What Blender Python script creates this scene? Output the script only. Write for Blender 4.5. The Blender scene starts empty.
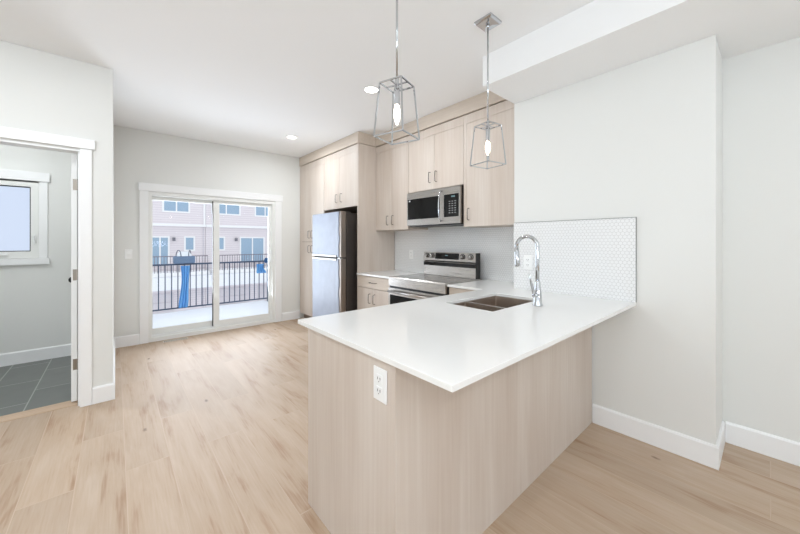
import bpy, bmesh, math, random
from mathutils import Vector, Matrix, noise as mnoise
random.seed(7)
S = bpy.context.scene
COL = S.collection

# ------------------------------------------------------------------ camera
F_PX, YAW, HOR, CAM_H = 324.74, 0.7196, 241.756, 1.3215
cd = bpy.data.cameras.new('camera'); cam = bpy.data.objects.new('camera', cd); COL.objects.link(cam)
cd.sensor_width = 36.0; cd.sensor_fit = 'HORIZONTAL'
cd.lens = 36.0 * F_PX / 800.0
cd.shift_y = -(267.0 - HOR) / 800.0
cd.clip_start = 0.05; cd.clip_end = 200
cam.location = (0, 0, CAM_H); cam.rotation_euler = (math.radians(90), 0, -YAW)
S.camera = cam

# ------------------------------------------------------------------ world, light, exposure
S.view_settings.view_transform = 'Standard'; S.view_settings.look = 'None'
S.view_settings.gamma = 1.0; S.view_settings.use_curve_mapping = False
S.view_settings.exposure = 0.3
SKY_STRENGTH = 0.93
FILL_REAR, FILL_LEFT, WIN_SLIDE, DOWN, BULB, BATH_FILL = 88.0, 82.0, 40.0, 9.0, 0.5, 12.0
FILL_TINT = (0.765, 0.875, 1.0)  # cool tint of the added ceiling fill lamps
w = bpy.data.worlds.new('overcast_sky'); S.world = w; w.use_nodes = True
nt = w.node_tree; nt.nodes.clear()
tc = nt.nodes.new('ShaderNodeTexCoord'); sp = nt.nodes.new('ShaderNodeSeparateXYZ')
rp = nt.nodes.new('ShaderNodeValToRGB'); bg = nt.nodes.new('ShaderNodeBackground'); wo = nt.nodes.new('ShaderNodeOutputWorld')
rp.color_ramp.elements[0].position = 0.0; rp.color_ramp.elements[0].color = (0.97, 0.98, 1.0, 1)
rp.color_ramp.elements[1].position = 0.8; rp.color_ramp.elements[1].color = (0.90, 0.94, 1.0, 1)
nt.links.new(tc.outputs['Generated'], sp.inputs[0]); nt.links.new(sp.outputs['Z'], rp.inputs[0])
nt.links.new(rp.outputs[0], bg.inputs[0]); bg.inputs[1].default_value = SKY_STRENGTH
nt.links.new(bg.outputs[0], wo.inputs[0])

def area(name, loc, direction, sx, sy, power, color=(1, 1, 1)):
    l = bpy.data.lights.new(name, 'AREA'); l.shape = 'RECTANGLE'; l.size = sx; l.size_y = sy
    l.energy = power; l.color = color
    o = bpy.data.objects.new(name, l); COL.objects.link(o); o.location = loc
    o.rotation_euler = Vector(direction).to_track_quat('-Z', 'Z').to_euler()
    return o
# two unseen fill lamps added to wash the ceiling, then sliding-door daylight
area('ceiling_fill_rear', (-0.3, -3.6, 1.25), (0, 1, 5.0), 3.4, 0.9, FILL_REAR, FILL_TINT)
area('ceiling_fill_left', (-2.8, -0.6, 1.25), (1, 0, 5.0), 0.9, 3.4, FILL_LEFT, FILL_TINT)
area('daylight_sliding_door', (1.15, 5.60, 1.05), (0, -1, 0.35), 1.55, 1.6, WIN_SLIDE, (0.82, 0.90, 1.0))

# ------------------------------------------------------------------ materials
def lin(c):
    r = []
    for v in c:
        v /= 255.0
        r.append(v / 12.92 if v <= 0.04045 else ((v + 0.055) / 1.055) ** 2.4)
    return (r[0], r[1], r[2], 1.0)
def mat(name, rgb, rough=0.5, metal=0.0, bump=0.0, bscale=80, spec=0.5, var=0.0, emit=None, es=0.0, coat=0.0):
    m = bpy.data.materials.new(name); m.use_nodes = True
    n = m.node_tree.nodes; L = m.node_tree.links; b = n['Principled BSDF']
    b.inputs['Base Color'].default_value = lin(rgb); b.inputs['Roughness'].default_value = rough
    b.inputs['Metallic'].default_value = metal; b.inputs['Specular IOR Level'].default_value = spec
    b.inputs['Coat Weight'].default_value = coat
    if emit: b.inputs['Emission Color'].default_value = lin(emit); b.inputs['Emission Strength'].default_value = es
    t = n.new('ShaderNodeTexCoord'); q = n.new('ShaderNodeTexNoise'); q.inputs['Scale'].default_value = bscale
    q.inputs['Detail'].default_value = 3
    L.new(t.outputs['Object'], q.inputs['Vector'])
    if bump:
        u = n.new('ShaderNodeBump'); u.inputs['Strength'].default_value = bump; u.inputs['Distance'].default_value = 0.002
        L.new(q.outputs['Fac'], u.inputs['Height']); L.new(u.outputs['Normal'], b.inputs['Normal'])
    if var:
        mx = n.new('ShaderNodeMix'); mx.data_type = 'RGBA'
        a = lin(rgb); mx.inputs[6].default_value = tuple(v * (1 - var) for v in a[:3]) + (1,)
        mx.inputs[7].default_value = tuple(min(1, v * (1 + var)) for v in a[:3]) + (1,)
        L.new(q.outputs['Fac'], mx.inputs[0]); L.new(mx.outputs[2], b.inputs['Base Color'])
    return m

def grain_wood(name, dark, light, axis='Z', rough=0.5, fine=60.0, broad=5.0, contrast=1.0):
    """laminate with a straight stretched grain along one axis"""
    m = bpy.data.materials.new(name); m.use_nodes = True
    n = m.node_tree.nodes; L = m.node_tree.links; b = n['Principled BSDF']
    t = n.new('ShaderNodeTexCoord')
    def stretched(s, k):
        mp = n.new('ShaderNodeMapping')
        sc = [s, s, s]; sc['XYZ'.index(axis)] = s * k
        mp.inputs['Scale'].default_value = sc
        L.new(t.outputs['Object'], mp.inputs['Vector'])
        q = n.new('ShaderNodeTexNoise'); q.inputs['Scale'].default_value = 1.0; q.inputs['Detail'].default_value = 4
        q.inputs['Distortion'].default_value = 0.3
        L.new(mp.outputs[0], q.inputs['Vector']); return q
    a = stretched(fine, 0.03); c = stretched(broad, 0.12)
    mx = n.new('ShaderNodeMix'); mx.data_type = 'FLOAT'; mx.inputs[0].default_value = 0.66
    L.new(a.outputs['Fac'], mx.inputs[2]); L.new(c.outputs['Fac'], mx.inputs[3])
    r = n.new('ShaderNodeValToRGB'); r.color_ramp.elements[0].position = 0.5 - 0.18 / contrast; r.color_ramp.elements[0].color = lin(dark)
    r.color_ramp.elements[1].position = 0.5 + 0.16 / contrast; r.color_ramp.elements[1].color = lin(light)
    L.new(mx.outputs[0], r.inputs[0]); L.new(r.outputs[0], b.inputs['Base Color'])
    b.inputs['Roughness'].default_value = rough
    u = n.new('ShaderNodeBump'); u.inputs['Strength'].default_value = 0.08; u.inputs['Distance'].default_value = 0.001
    L.new(a.outputs['Fac'], u.inputs['Height']); L.new(u.outputs['Normal'], b.inputs['Normal'])
    return m

def plank_floor(name):
    m = bpy.data.materials.new(name); m.use_nodes = True
    n = m.node_tree.nodes; L = m.node_tree.links; b = n['Principled BSDF']
    t = n.new('ShaderNodeTexCoord'); s = n.new('ShaderNodeSeparateXYZ'); c = n.new('ShaderNodeCombineXYZ')
    L.new(t.outputs['Object'], s.inputs[0]); L.new(s.outputs['Y'], c.inputs['X']); ox = n.new('ShaderNodeMath'); ox.operation = 'ADD'; ox.inputs[1].default_value = 0.2085 * 40 - 0.045
    L.new(s.outputs['X'], ox.inputs[0]); L.new(ox.outputs[0], c.inputs['Y'])
    br = n.new('ShaderNodeTexBrick'); L.new(c.outputs[0], br.inputs['Vector'])
    br.offset = 0.37; br.offset_frequency = 2
    br.inputs['Color1'].default_value = (0, 0, 0, 1); br.inputs['Color2'].default_value = (1, 1, 1, 1); br.inputs['Mortar'].default_value = (0.5, 0.5, 0.5, 1)
    br.inputs['Scale'].default_value = 1.0; br.inputs['Mortar Size'].default_value = 0.0035; br.inputs['Mortar Smooth'].default_value = 1.0
    br.inputs['Brick Width'].default_value = 1.5; br.inputs['Row Height'].default_value = 0.2085
    sx = n.new('ShaderNodeSeparateColor'); L.new(br.outputs['Color'], sx.inputs[0])
    def noise4(scale_along, scale_across, detail, mult, dist=0.0):
        mp = n.new('ShaderNodeMapping'); mp.inputs['Scale'].default_value = (scale_across, scale_along, 1)
        L.new(t.outputs['Object'], mp.inputs['Vector'])
        q = n.new('ShaderNodeTexNoise'); q.noise_dimensions = '4D'; q.inputs['Scale'].default_value = 1; q.inputs['Detail'].default_value = detail
        q.inputs['Distortion'].default_value = dist
        k = n.new('ShaderNodeMath'); k.operation = 'MULTIPLY'; k.inputs[1].default_value = mult
        L.new(sx.outputs[0], k.inputs[0]); L.new(k.outputs[0], q.inputs['W']); L.new(mp.outputs[0], q.inputs['Vector'])
        return q
    g1 = noise4(1.6, 9.0, 4, 31.0, 0.9)      # broad cathedral grain
    g2 = noise4(5.0, 110.0, 3, 17.0)         # fine grain
    mx = n.new('ShaderNodeMix'); mx.data_type = 'FLOAT'; mx.inputs[0].default_value = 0.28
    L.new(g1.outputs['Fac'], mx.inputs[2]); L.new(g2.outputs['Fac'], mx.inputs[3])
    r = n.new('ShaderNodeValToRGB')
    e = r.color_ramp.elements; e[0].position = 0.27; e[0].color = lin(FL[0]); e[1].position = 0.68; e[1].color = lin(FL[2])
    x = r.color_ramp.elements.new(0.46); x.color = lin(FL[1])
    L.new(mx.outputs[0], r.inputs[0])
    # per plank tone
    tone = n.new('ShaderNodeMapRange'); tone.inputs['To Min'].default_value = 0.93; tone.inputs['To Max'].default_value = 1.05
    L.new(sx.outputs[0], tone.inputs['Value'])
    mul = n.new('ShaderNodeVectorMath'); mul.operation = 'SCALE'; L.new(r.outputs[0], mul.inputs[0]); L.new(tone.outputs[0], mul.inputs['Scale'])
    # knots
    mp = n.new('ShaderNodeMapping'); mp.inputs['Scale'].default_value = (4.6, 2.0, 1); L.new(t.outputs['Object'], mp.inputs['Vector'])
    wob = n.new('ShaderNodeTexNoise'); wob.inputs['Scale'].default_value = 30; L.new(t.outputs['Object'], wob.inputs['Vector'])
    vm = n.new('ShaderNodeVectorMath'); vm.operation = 'MULTIPLY_ADD'; vm.inputs[1].default_value = (0.07, 0.07, 0)
    L.new(wob.outputs['Color'], vm.inputs[0]); L.new(mp.outputs[0], vm.inputs[2])
    v = n.new('ShaderNodeTexVoronoi'); v.inputs['Scale'].default_value = 1.0; L.new(vm.outputs[0], v.inputs['Vector'])
    kr = n.new('ShaderNodeMapRange'); kr.inputs['From Min'].default_value = 0.015; kr.inputs['From Max'].default_value = 0.075
    kr.inputs['To Min'].default_value = 0.9; kr.inputs['To Max'].default_value = 0.0; L.new(v.outputs['Distance'], kr.inputs['Value'])
    km = n.new('ShaderNodeMix'); km.data_type = 'RGBA'; L.new(kr.outputs[0], km.inputs[0]); L.new(mul.outputs[0], km.inputs[6]); km.inputs[7].default_value = lin(FL[3])
    # seams, lightened to paint in the glint of their bevels
    sm = n.new('ShaderNodeMix'); sm.data_type = 'RGBA'; sm.inputs[7].default_value = lin(FL[4])
    sf = n.new('ShaderNodeMath'); sf.operation = 'MULTIPLY'; sf.inputs[1].default_value = 0.42
    L.new(br.outputs['Fac'], sf.inputs[0]); L.new(sf.outputs[0], sm.inputs[0]); L.new(km.outputs[2], sm.inputs[6])
    L.new(sm.outputs[2], b.inputs['Base Color'])
    rr = n.new('ShaderNodeMapRange'); rr.inputs['To Min'].default_value = 0.46; rr.inputs['To Max'].default_value = 0.6
    L.new(g1.outputs['Fac'], rr.inputs['Value']); L.new(rr.outputs[0], b.inputs['Roughness'])
    u = n.new('ShaderNodeBump'); u.inputs['Strength'].default_value = 0.12; u.inputs['Distance'].default_value = 0.001
    L.new(g2.outputs['Fac'], u.inputs['Height']); L.new(u.outputs['Normal'], b.inputs['Normal'])
    return m

def hex_tile(name, pitch=0.0254):
    """small white hexagon mosaic in the YZ plane, grey grout"""
    m = bpy.data.materials.new(name); m.use_nodes = True
    n = m.node_tree.nodes; L = m.node_tree.links; b = n['Principled BSDF']
    t = n.new('ShaderNodeTexCoord'); s = n.new('ShaderNodeSeparateXYZ'); L.new(t.outputs['Object'], s.inputs[0])
    c = n.new('ShaderNodeCombineXYZ'); L.new(s.outputs['Y'], c.inputs[0]); L.new(s.outputs['Z'], c.inputs[1])
    def vm(op, a, bb, scale=None):
        k = n.new('ShaderNodeVectorMath'); k.operation = op
        for i, q in enumerate((a, bb)):
            if q is None: continue
            if isinstance(q, tuple): k.inputs[i].default_value = q
            else: L.new(q, k.inputs[i])
        if scale is not None: k.inputs['Scale'].default_value = scale
        return k
    p = vm('SCALE', c.outputs[0], None, 1 / pitch).outputs[0]
    R = (1.0, 1.7320508, 1.0); H = (0.5, 0.8660254, 0.0)
    def cell(q):
        d = vm('DIVIDE', q, R).outputs[0]; f = vm('FRACTION', d, None).outputs[0]
        mu = vm('MULTIPLY', f, R).outputs[0]; return vm('SUBTRACT', mu, H).outputs[0]
    a = cell(p); bb = cell(vm('SUBTRACT', p, H).outputs[0])
    la = vm('LENGTH', a, None).outputs['Value']; lb = vm('LENGTH', bb, None).outputs['Value']
    lt = n.new('ShaderNodeMath'); lt.operation = 'LESS_THAN'; L.new(la, lt.inputs[0]); L.new(lb, lt.inputs[1])
    def hd(q):
        ab = vm('ABSOLUTE', q, None).outputs[0]; dt = vm('DOT_PRODUCT', ab, (0.5, 0.8660254, 0)).outputs['Value']
        sp_ = n.new('ShaderNodeSeparateXYZ'); L.new(ab, sp_.inputs[0])
        mxx = n.new('ShaderNodeMath'); mxx.operation = 'MAXIMUM'; L.new(sp_.outputs[0], mxx.inputs[0]); L.new(dt, mxx.inputs[1]); return mxx.outputs[0]
    mx = n.new('ShaderNodeMix'); mx.data_type = 'FLOAT'; L.new(lt.outputs[0], mx.inputs[0]); L.new(hd(bb), mx.inputs[2]); L.new(hd(a), mx.inputs[3])
    mr = n.new('ShaderNodeMapRange'); mr.inputs['From Min'].default_value = 0.43; mr.inputs['From Max'].default_value = 0.465
    L.new(mx.outputs[0], mr.inputs['Value'])
    cm = n.new('ShaderNodeMix'); cm.data_type = 'RGBA'; cm.inputs[6].default_value = lin((240, 240, 239)); cm.inputs[7].default_value = lin((206, 205, 203))
    L.new(mr.outputs[0], cm.inputs[0]); L.new(cm.outputs[2], b.inputs['Base Color'])
    rm = n.new('ShaderNodeMapRange'); rm.inputs['To Min'].default_value = 0.18; rm.inputs['To Max'].default_value = 0.8; L.new(mr.outputs[0], rm.inputs['Value'])
    L.new(rm.outputs[0], b.inputs['Roughness'])
    iv = n.new('ShaderNodeMath'); iv.operation = 'SUBTRACT'; iv.inputs[0].default_value = 1.0; L.new(mr.outputs[0], iv.inputs[1])
    u = n.new('ShaderNodeBump'); u.inputs['Strength'].default_value = 0.4; u.inputs['Distance'].default_value = 0.001
    L.new(iv.outputs[0], u.inputs['Height']); L.new(u.outputs['Normal'], b.inputs['Normal'])
    return m

def floor_tile(name):
    m = bpy.data.materials.new(name); m.use_nodes = True
    n = m.node_tree.nodes; L = m.node_tree.links; b = n['Principled BSDF']
    t = n.new('ShaderNodeTexCoord'); s = n.new('ShaderNodeSeparateXYZ'); c = n.new('ShaderNodeCombineXYZ')
    ax = n.new('ShaderNodeMath'); ax.operation = 'ADD'; ax.inputs[1].default_value = 0.54 + 0.285 * 20
    ay = n.new('ShaderNodeMath'); ay.operation = 'ADD'; ay.inputs[1].default_value = 0.18
    L.new(t.outputs['Object'], s.inputs[0]); L.new(s.outputs['X'], ax.inputs[0]); L.new(s.outputs['Y'], ay.inputs[0])
    L.new(ay.outputs[0], c.inputs['X']); L.new(ax.outputs[0], c.inputs['Y'])
    br = n.new('ShaderNodeTexBrick'); L.new(c.outputs[0], br.inputs['Vector']); br.offset = 0.5
    br.inputs['Color1'].default_value = lin((118, 121, 117)); br.inputs['Color2'].default_value = lin((126, 128, 124)); br.inputs['Mortar'].default_value = lin((178, 180, 174))
    br.inputs['Scale'].default_value = 1.0; br.inputs['Mortar Size'].default_value = 0.004; br.inputs['Brick Width'].default_value = 0.6; br.inputs['Row Height'].default_value = 0.285
    q = n.new('ShaderNodeTexNoise'); q.inputs['Scale'].default_value = 6; L.new(t.outputs['Object'], q.inputs['Vector'])
    mx = n.new('ShaderNodeMix'); mx.data_type = 'RGBA'; mx.blend_type = 'MULTIPLY'; mx.inputs[0].default_value = 0.2
    L.new(br.outputs['Color'], mx.inputs[6]); L.new(q.outputs['Fac'], mx.inputs[7]); L.new(mx.outputs[2], b.inputs['Base Color'])
    b.inputs['Roughness'].default_value = 0.4
    return m

def lap_siding(name, rgb, rgb2, pitch=0.16):
    m = bpy.data.materials.new(name); m.use_nodes = True
    n = m.node_tree.nodes; L = m.node_tree.links; b = n['Principled BSDF']
    t = n.new('ShaderNodeTexCoord'); s = n.new('ShaderNodeSeparateXYZ'); L.new(t.outputs['Object'], s.inputs[0])
    d = n.new('ShaderNodeMath'); d.operation = 'DIVIDE'; d.inputs[1].default_value = pitch; L.new(s.outputs['Z'], d.inputs[0])
    f = n.new('ShaderNodeMath'); f.operation = 'FRACT'; L.new(d.outputs[0], f.inputs[0])
    g = n.new('ShaderNodeMath'); g.operation = 'LESS_THAN'; g.inputs[1].default_value = 0.22; L.new(f.outputs[0], g.inputs[0])
    mx = n.new('ShaderNodeMix'); mx.data_type = 'RGBA'; mx.inputs[6].default_value = lin(rgb); mx.inputs[7].default_value = lin(rgb2)
    L.new(g.outputs[0], mx.inputs[0]); L.new(mx.outputs[2], b.inputs['Base Color']); b.inputs['Roughness'].default_value = 0.8
    u = n.new('ShaderNodeBump'); u.inputs['Strength'].default_value = 0.5; u.inputs['Distance'].default_value = 0.01
    L.new(f.outputs[0], u.inputs['Height']); L.new(u.outputs['Normal'], b.inputs['Normal'])
    return m

def glass_mat(name, tint=(1, 1, 1, 1), refl=0.06, rough=0.0):
    m = bpy.data.materials.new(name); m.use_nodes = True
    n = m.node_tree.nodes; L = m.node_tree.links; n.clear()
    o = n.new('ShaderNodeOutputMaterial'); tr = n.new('ShaderNodeBsdfTransparent'); tr.inputs[0].default_value = tint
    gl = n.new('ShaderNodeBsdfGlossy'); gl.inputs['Roughness'].default_value = rough; fr = n.new('ShaderNodeFresnel'); fr.inputs['IOR'].default_value = 1.2
    mx = n.new('ShaderNodeMixShader'); L.new(fr.outputs[0], mx.inputs[0]); L.new(tr.outputs[0], mx.inputs[1]); L.new(gl.outputs[0], mx.inputs[2])
    L.new(mx.outputs[0], o.inputs[0]); return m

def brushed(name, rgb, rough, axis='Y'):
    m = mat(name, rgb, rough, 1.0)
    n = m.node_tree.nodes; L = m.node_tree.links; b = n['Principled BSDF']
    t = n.new('ShaderNodeTexCoord'); mp = n.new('ShaderNodeMapping'); sc = [300, 300, 300]; sc['XYZ'.index(axis)] = 4
    mp.inputs['Scale'].default_value = sc; L.new(t.outputs['Object'], mp.inputs[0])
    q = n.new('ShaderNodeTexNoise'); q.inputs['Scale'].default_value = 1; L.new(mp.outputs[0], q.inputs['Vector'])
    r = n.new('ShaderNodeMapRange'); r.inputs['To Min'].default_value = max(0.02, rough - 0.08); r.inputs['To Max'].default_value = rough + 0.1
    L.new(q.outputs['Fac'], r.inputs['Value']); L.new(r.outputs[0], b.inputs['Roughness'])
    return m

# floor tones: dark grain, mid, light, knot, seam glint
FL = [(150, 112, 78), (184, 160, 136), (196, 176, 156), (88, 58, 36), (212, 193, 172)]
M = {
 'wall': mat('wall_paint', (231, 231, 227), 0.85, bump=0.05, bscale=250),
 'ceil': mat('ceiling_paint', (246, 246, 245), 0.9, bump=0.08, bscale=180),
 'trim': mat('trim_paint', (245, 245, 244), 0.42),
 'door': mat('door_paint', (241, 241, 239), 0.45),
 'vinyl': mat('white_vinyl', (238, 238, 234), 0.35),
 'floor': plank_floor('oak_plank_floor'),
 'tile_floor': floor_tile('grey_floor_tile'),
 'wood': grain_wood('light_oak_laminate', (198, 182, 168), (215, 204, 193)),
 'wood_y': grain_wood('light_oak_laminate_horizontal', (194, 179, 163), (214, 201, 187), axis='Y'),
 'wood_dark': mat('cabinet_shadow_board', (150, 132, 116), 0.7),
 'quartz': mat('white_quartz', (240, 239, 236), 0.13, var=0.02, bscale=220),
 'hex': hex_tile('white_hexagon_mosaic'),
 'steel': brushed('brushed_steel', (184, 179, 174), 0.28),
 'steel_v': brushed('brushed_steel_upright', (150, 140, 132), 0.42, 'Z'),
 'sink': brushed('satin_sink_steel', (188, 174, 162), 0.38, 'X'),
 'chrome': mat('polished_chrome', (196, 198, 201), 0.08, 1.0),
 'nickel': mat('satin_nickel', (150, 146, 141), 0.25, 1.0),
 'film': mat('bluish_protective_film', (170, 178, 194), 0.42, 0.0, bump=0.5, bscale=9, spec=0.35, var=0.12),
 'black': mat('black_enamel', (22, 22, 22), 0.35),
 'blackglass': mat('black_glass', (10, 10, 11), 0.08, spec=0.35),
 'cooktop': mat('grey_black_ceramic_glass', (26, 24, 23), 0.05, coat=1.0),
 'darkgrey': mat('dark_grey_steel', (66, 60, 56), 0.45, 0.3),
 'grey': mat('grey_key', (130, 130, 130), 0.5),
 'display': mat('lit_display', (30, 40, 44), 0.2, emit=(150, 190, 195), es=0.35),
 'plate': mat('white_plastic', (246, 246, 244), 0.3),
 'slot': mat('dark_slot', (70, 66, 62), 0.6),
 'edge': mat('metal_tile_edge', (150, 150, 148), 0.35, 0.8),
 'bulb': mat('lit_bulb', (255, 244, 225), 0.3, emit=(255, 240, 215), es=8.0),
 'lens': mat('lit_downlight_lens', (255, 250, 240), 0.4, emit=(255, 250, 242), es=6.0),
 'glass': glass_mat('clear_glass', (0.97, 0.985, 1, 1)),
 'snow': mat('snow', (246, 248, 252), 0.9, bump=0.5, bscale=8),
 'rail': mat('dark_railing_metal', (70, 84, 106), 0.5, 0.0),
 'blue': mat('blue_plastic_sheet', (112, 176, 232), 0.45, bump=0.6, bscale=20),
 'bluegrey': mat('blue_grey_cover', (112, 134, 162), 0.6, bump=0.4, bscale=30),
 'siding': lap_siding('pale_mauve_lap_siding', (236, 229, 231), (222, 213, 218)),
 'siding2': lap_siding('pale_grey_lap_siding', (206, 205, 214), (186, 186, 197)),
 'garage': mat('pale_garage_panel', (222, 216, 219), 0.6),
 'exttrim': mat('white_exterior_trim', (250, 250, 250), 0.6),
 'extglass': mat('blue_reflecting_window_glass', (158, 184, 206), 0.1, 0.0),
 'extrail': mat('grey_balcony_railing', (120, 112, 122), 0.6),
 'lampgrey': mat('grey_wall_lantern', (120, 120, 128), 0.5),
 'beige': mat('beige_register', (214, 204, 190), 0.5),
 'brassy': mat('hinge_nickel', (150, 142, 132), 0.35, 0.9),
}
fr = bpy.data.materials.new('frosted_glass'); fr.use_nodes = True
_b = fr.node_tree.nodes['Principled BSDF']; _b.inputs['Base Color'].default_value = (0.62, 0.70, 0.84, 1); _b.inputs['Roughness'].default_value = 0.45
_b.inputs['Transmission Weight'].default_value = 1.0; _b.inputs['IOR'].default_value = 1.2
M['frost'] = fr

# ------------------------------------------------------------------ mesh helpers (all in world coordinates)
def B(): return bmesh.new()
def box(bm, x0, x1, y0, y1, z0, z1):
    v = [bm.verts.new((x, y, z)) for x in (x0, x1) for y in (y0, y1) for z in (z0, z1)]
    for f in ((0, 1, 3, 2), (4, 6, 7, 5), (0, 4, 5, 1), (2, 3, 7, 6), (0, 2, 6, 4), (1, 5, 7, 3)):
        bm.faces.new([v[i] for i in f])
    return bm
def cbox(*a): return box(B(), *a)
def cells(bm, xs, ys, keep, z0, z1, axes='XY'):
    """plate with cut-outs: kept cells of a grid, thickness along the third axis, only outer faces"""
    def P(a, b, c):
        return {'XY': (a, b, c), 'XZ': (a, c, b), 'YZ': (c, a, b)}[axes]
    V = {}
    def vt(i, j, k):
        if (i, j, k) not in V: V[(i, j, k)] = bm.verts.new(P(xs[i], ys[j], (z0, z1)[k]))
        return V[(i, j, k)]
    nx, ny = len(xs) - 1, len(ys) - 1
    K = lambda i, j: 0 <= i < nx and 0 <= j < ny and keep(i, j)
    for i in range(nx):
        for j in range(ny):
            if not K(i, j): continue
            bm.faces.new([vt(i, j, 0), vt(i, j + 1, 0), vt(i + 1, j + 1, 0), vt(i + 1, j, 0)])
            bm.faces.new([vt(i, j, 1), vt(i + 1, j, 1), vt(i + 1, j + 1, 1), vt(i, j + 1, 1)])
            if not K(i - 1, j): bm.faces.new([vt(i, j, 0), vt(i, j, 1), vt(i, j + 1, 1), vt(i, j + 1, 0)])
            if not K(i + 1, j): bm.faces.new([vt(i + 1, j, 0), vt(i + 1, j + 1, 0), vt(i + 1, j + 1, 1), vt(i + 1, j, 1)])
            if not K(i, j - 1): bm.faces.new([vt(i, j, 0), vt(i + 1, j, 0), vt(i + 1, j, 1), vt(i, j, 1)])
            if not K(i, j + 1): bm.faces.new([vt(i, j + 1, 0), vt(i, j + 1, 1), vt(i + 1, j + 1, 1), vt(i + 1, j + 1, 0)])
    return bm
def tube(bm, pts, r, n=12, caps=True):
    pts = [Vector(p) for p in pts]; rs = r if isinstance(r, (list, tuple)) else [r] * len(pts)
    rings = []; ref = None
    for i, p in enumerate(pts):
        t = (pts[min(i + 1, len(pts) - 1)] - pts[max(i - 1, 0)]).normalized()
        if ref is None: ref = t.orthogonal().normalized()
        a = (ref - t * ref.dot(t)).normalized(); ref = a; b = t.cross(a)
        rings.append([bm.verts.new(p + (a * math.cos(2 * math.pi * k / n) + b * math.sin(2 * math.pi * k / n)) * rs[i]) for k in range(n)])
    for i in range(len(rings) - 1):
        for k in range(n):
            bm.faces.new([rings[i][k], rings[i][(k + 1) % n], rings[i + 1][(k + 1) % n], rings[i + 1][k]])
    if caps: bm.faces.new(rings[0][::-1]); bm.faces.new(rings[-1])
    return bm
def lathe(bm, c, prof, n=28, axis='Z', cap=True):
    """profile of (radius, height) about an axis through c"""
    c = Vector(c); rings = []
    for r, h in prof:
        ring = []
        for k in range(n):
            a = 2 * math.pi * k / n; u, v = r * math.cos(a), r * math.sin(a)
            ring.append(bm.verts.new(c + Vector({'Z': (u, v, h), 'X': (h, u, v), 'Y': (v, h, u)}[axis])))
        rings.append(ring)
    for i in range(len(rings) - 1):
        for k in range(n): bm.faces.new([rings[i][k], rings[i][(k + 1) % n], rings[i + 1][(k + 1) % n], rings[i + 1][k]])
    if cap: bm.faces.new(rings[0][::-1]); bm.faces.new(rings[-1])
    return bm
def extrude_profile(bm, prof, a0, a1, axis):
    """closed 2-D profile swept along axis; prof in the other two coordinates (cyclic order kept)"""
    def P(p, a): return {'X': (a, p[0], p[1]), 'Y': (p[0], a, p[1]), 'Z': (p[0], p[1], a)}[axis]
    r0 = [bm.verts.new(P(p, a0)) for p in prof]; r1 = [bm.verts.new(P(p, a1)) for p in prof]; n = len(prof)
    for k in range(n): bm.faces.new([r0[k], r0[(k + 1) % n], r1[(k + 1) % n], r1[k]])
    bm.faces.new(r0[::-1]); bm.faces.new(r1); return bm

def obj(name, bm, m, parent=None, bevel=0.0, smooth=False, label=None, subsurf=0):
    bmesh.ops.recalc_face_normals(bm, faces=bm.faces)
    if parent:
        bm.transform(Matrix.Translation(-world_loc(parent)))
    me = bpy.data.meshes.new(name); bm.to_mesh(me); bm.free()
    me.materials.append(m if not isinstance(m, str) else M[m])
    o = bpy.data.objects.new(name, me); COL.objects.link(o)
    if parent: o.parent = parent
    if smooth:
        for p in me.polygons: p.use_smooth = True
    if bevel:
        b = o.modifiers.new('edge', 'BEVEL'); b.width = bevel; b.segments = 2; b.limit_method = 'ANGLE'; b.angle_limit = math.radians(40)
        b.harden_normals = False
    if subsurf:
        s_ = o.modifiers.new('smooth', 'SUBSURF'); s_.levels = subsurf; s_.render_levels = subsurf
    if label: o['label'] = label
    return o
def world_loc(o):
    v = Vector(o.location)
    while o.parent: o = o.parent; v += Vector(o.location)
    return v
def tag(o, label, cat, group=None, kind=None):
    if label: o['label'] = label
    if cat: o['category'] = cat
    if group: o['group'] = group
    if kind: o['kind'] = kind
    return o
def thing(name, label, cat, loc, group=None):
    o = bpy.data.objects.new(name, None); COL.objects.link(o); o.location = loc; o.empty_display_size = 0.1
    return tag(o, label, cat, group)
def struct(name, bm, m, parent=None, **k):
    o = obj(name, bm, m, parent, **k)
    if not parent: o['kind'] = 'structure'
    return o
def sroot(name, loc):
    o = bpy.data.objects.new(name, None); COL.objects.link(o); o.location = loc; o['kind'] = 'structure'; return o
def dup(root, loc, rotz=None, label=None, group=None):
    r = root.copy(); COL.objects.link(r); r.location = loc
    if rotz is not None: r.rotation_euler = (0, 0, rotz)
    if label: r['label'] = label
    if group: r['group'] = group
    for ch in list(root.children):
        c = ch.copy(); COL.objects.link(c); c.parent = r
        for g in list(ch.children):
            d = g.copy(); COL.objects.link(d); d.parent = c
    return r

# ================================================================== SETTING
ZC, ZB = 2.77, 2.533
XK, XW, XD = 3.04, 2.636, -0.016
YK, YD = 5.37, 3.642
Y0, Y1 = 0.211, 1.484
XL, YR = -3.2, -4.0

struct('floor', cbox(XL - 0.15, XK + 0.15, YR - 0.15, YD + 0.06, -0.06, 0), 'floor')
struct('floor_kitchen_end', cbox(XD - 0.05, XK + 0.15, YD + 0.06, YK + 0.02, -0.06, 0), 'floor')
struct('floor_bathroom', cbox(XL - 0.15, XD - 0.05, 3.83, YK + 0.02, -0.06, 0), 'tile_floor')
struct('trim_1', cbox(-1.0, -0.200, YD + 0.06, 3.83, -0.06, 0.004), grain_wood('oak_threshold', (188, 160, 132), (212, 186, 160), axis='X'))
struct('ceiling', cbox(XL - 0.15, XK + 0.15, YR - 0.15, YK + 0.2, ZC, ZC + 0.1), 'ceil')
struct('ceiling_bulkhead', cbox(2.16, XK - 0.001, YR, Y1, ZB, ZC - 0.001), 'ceil')
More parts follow.
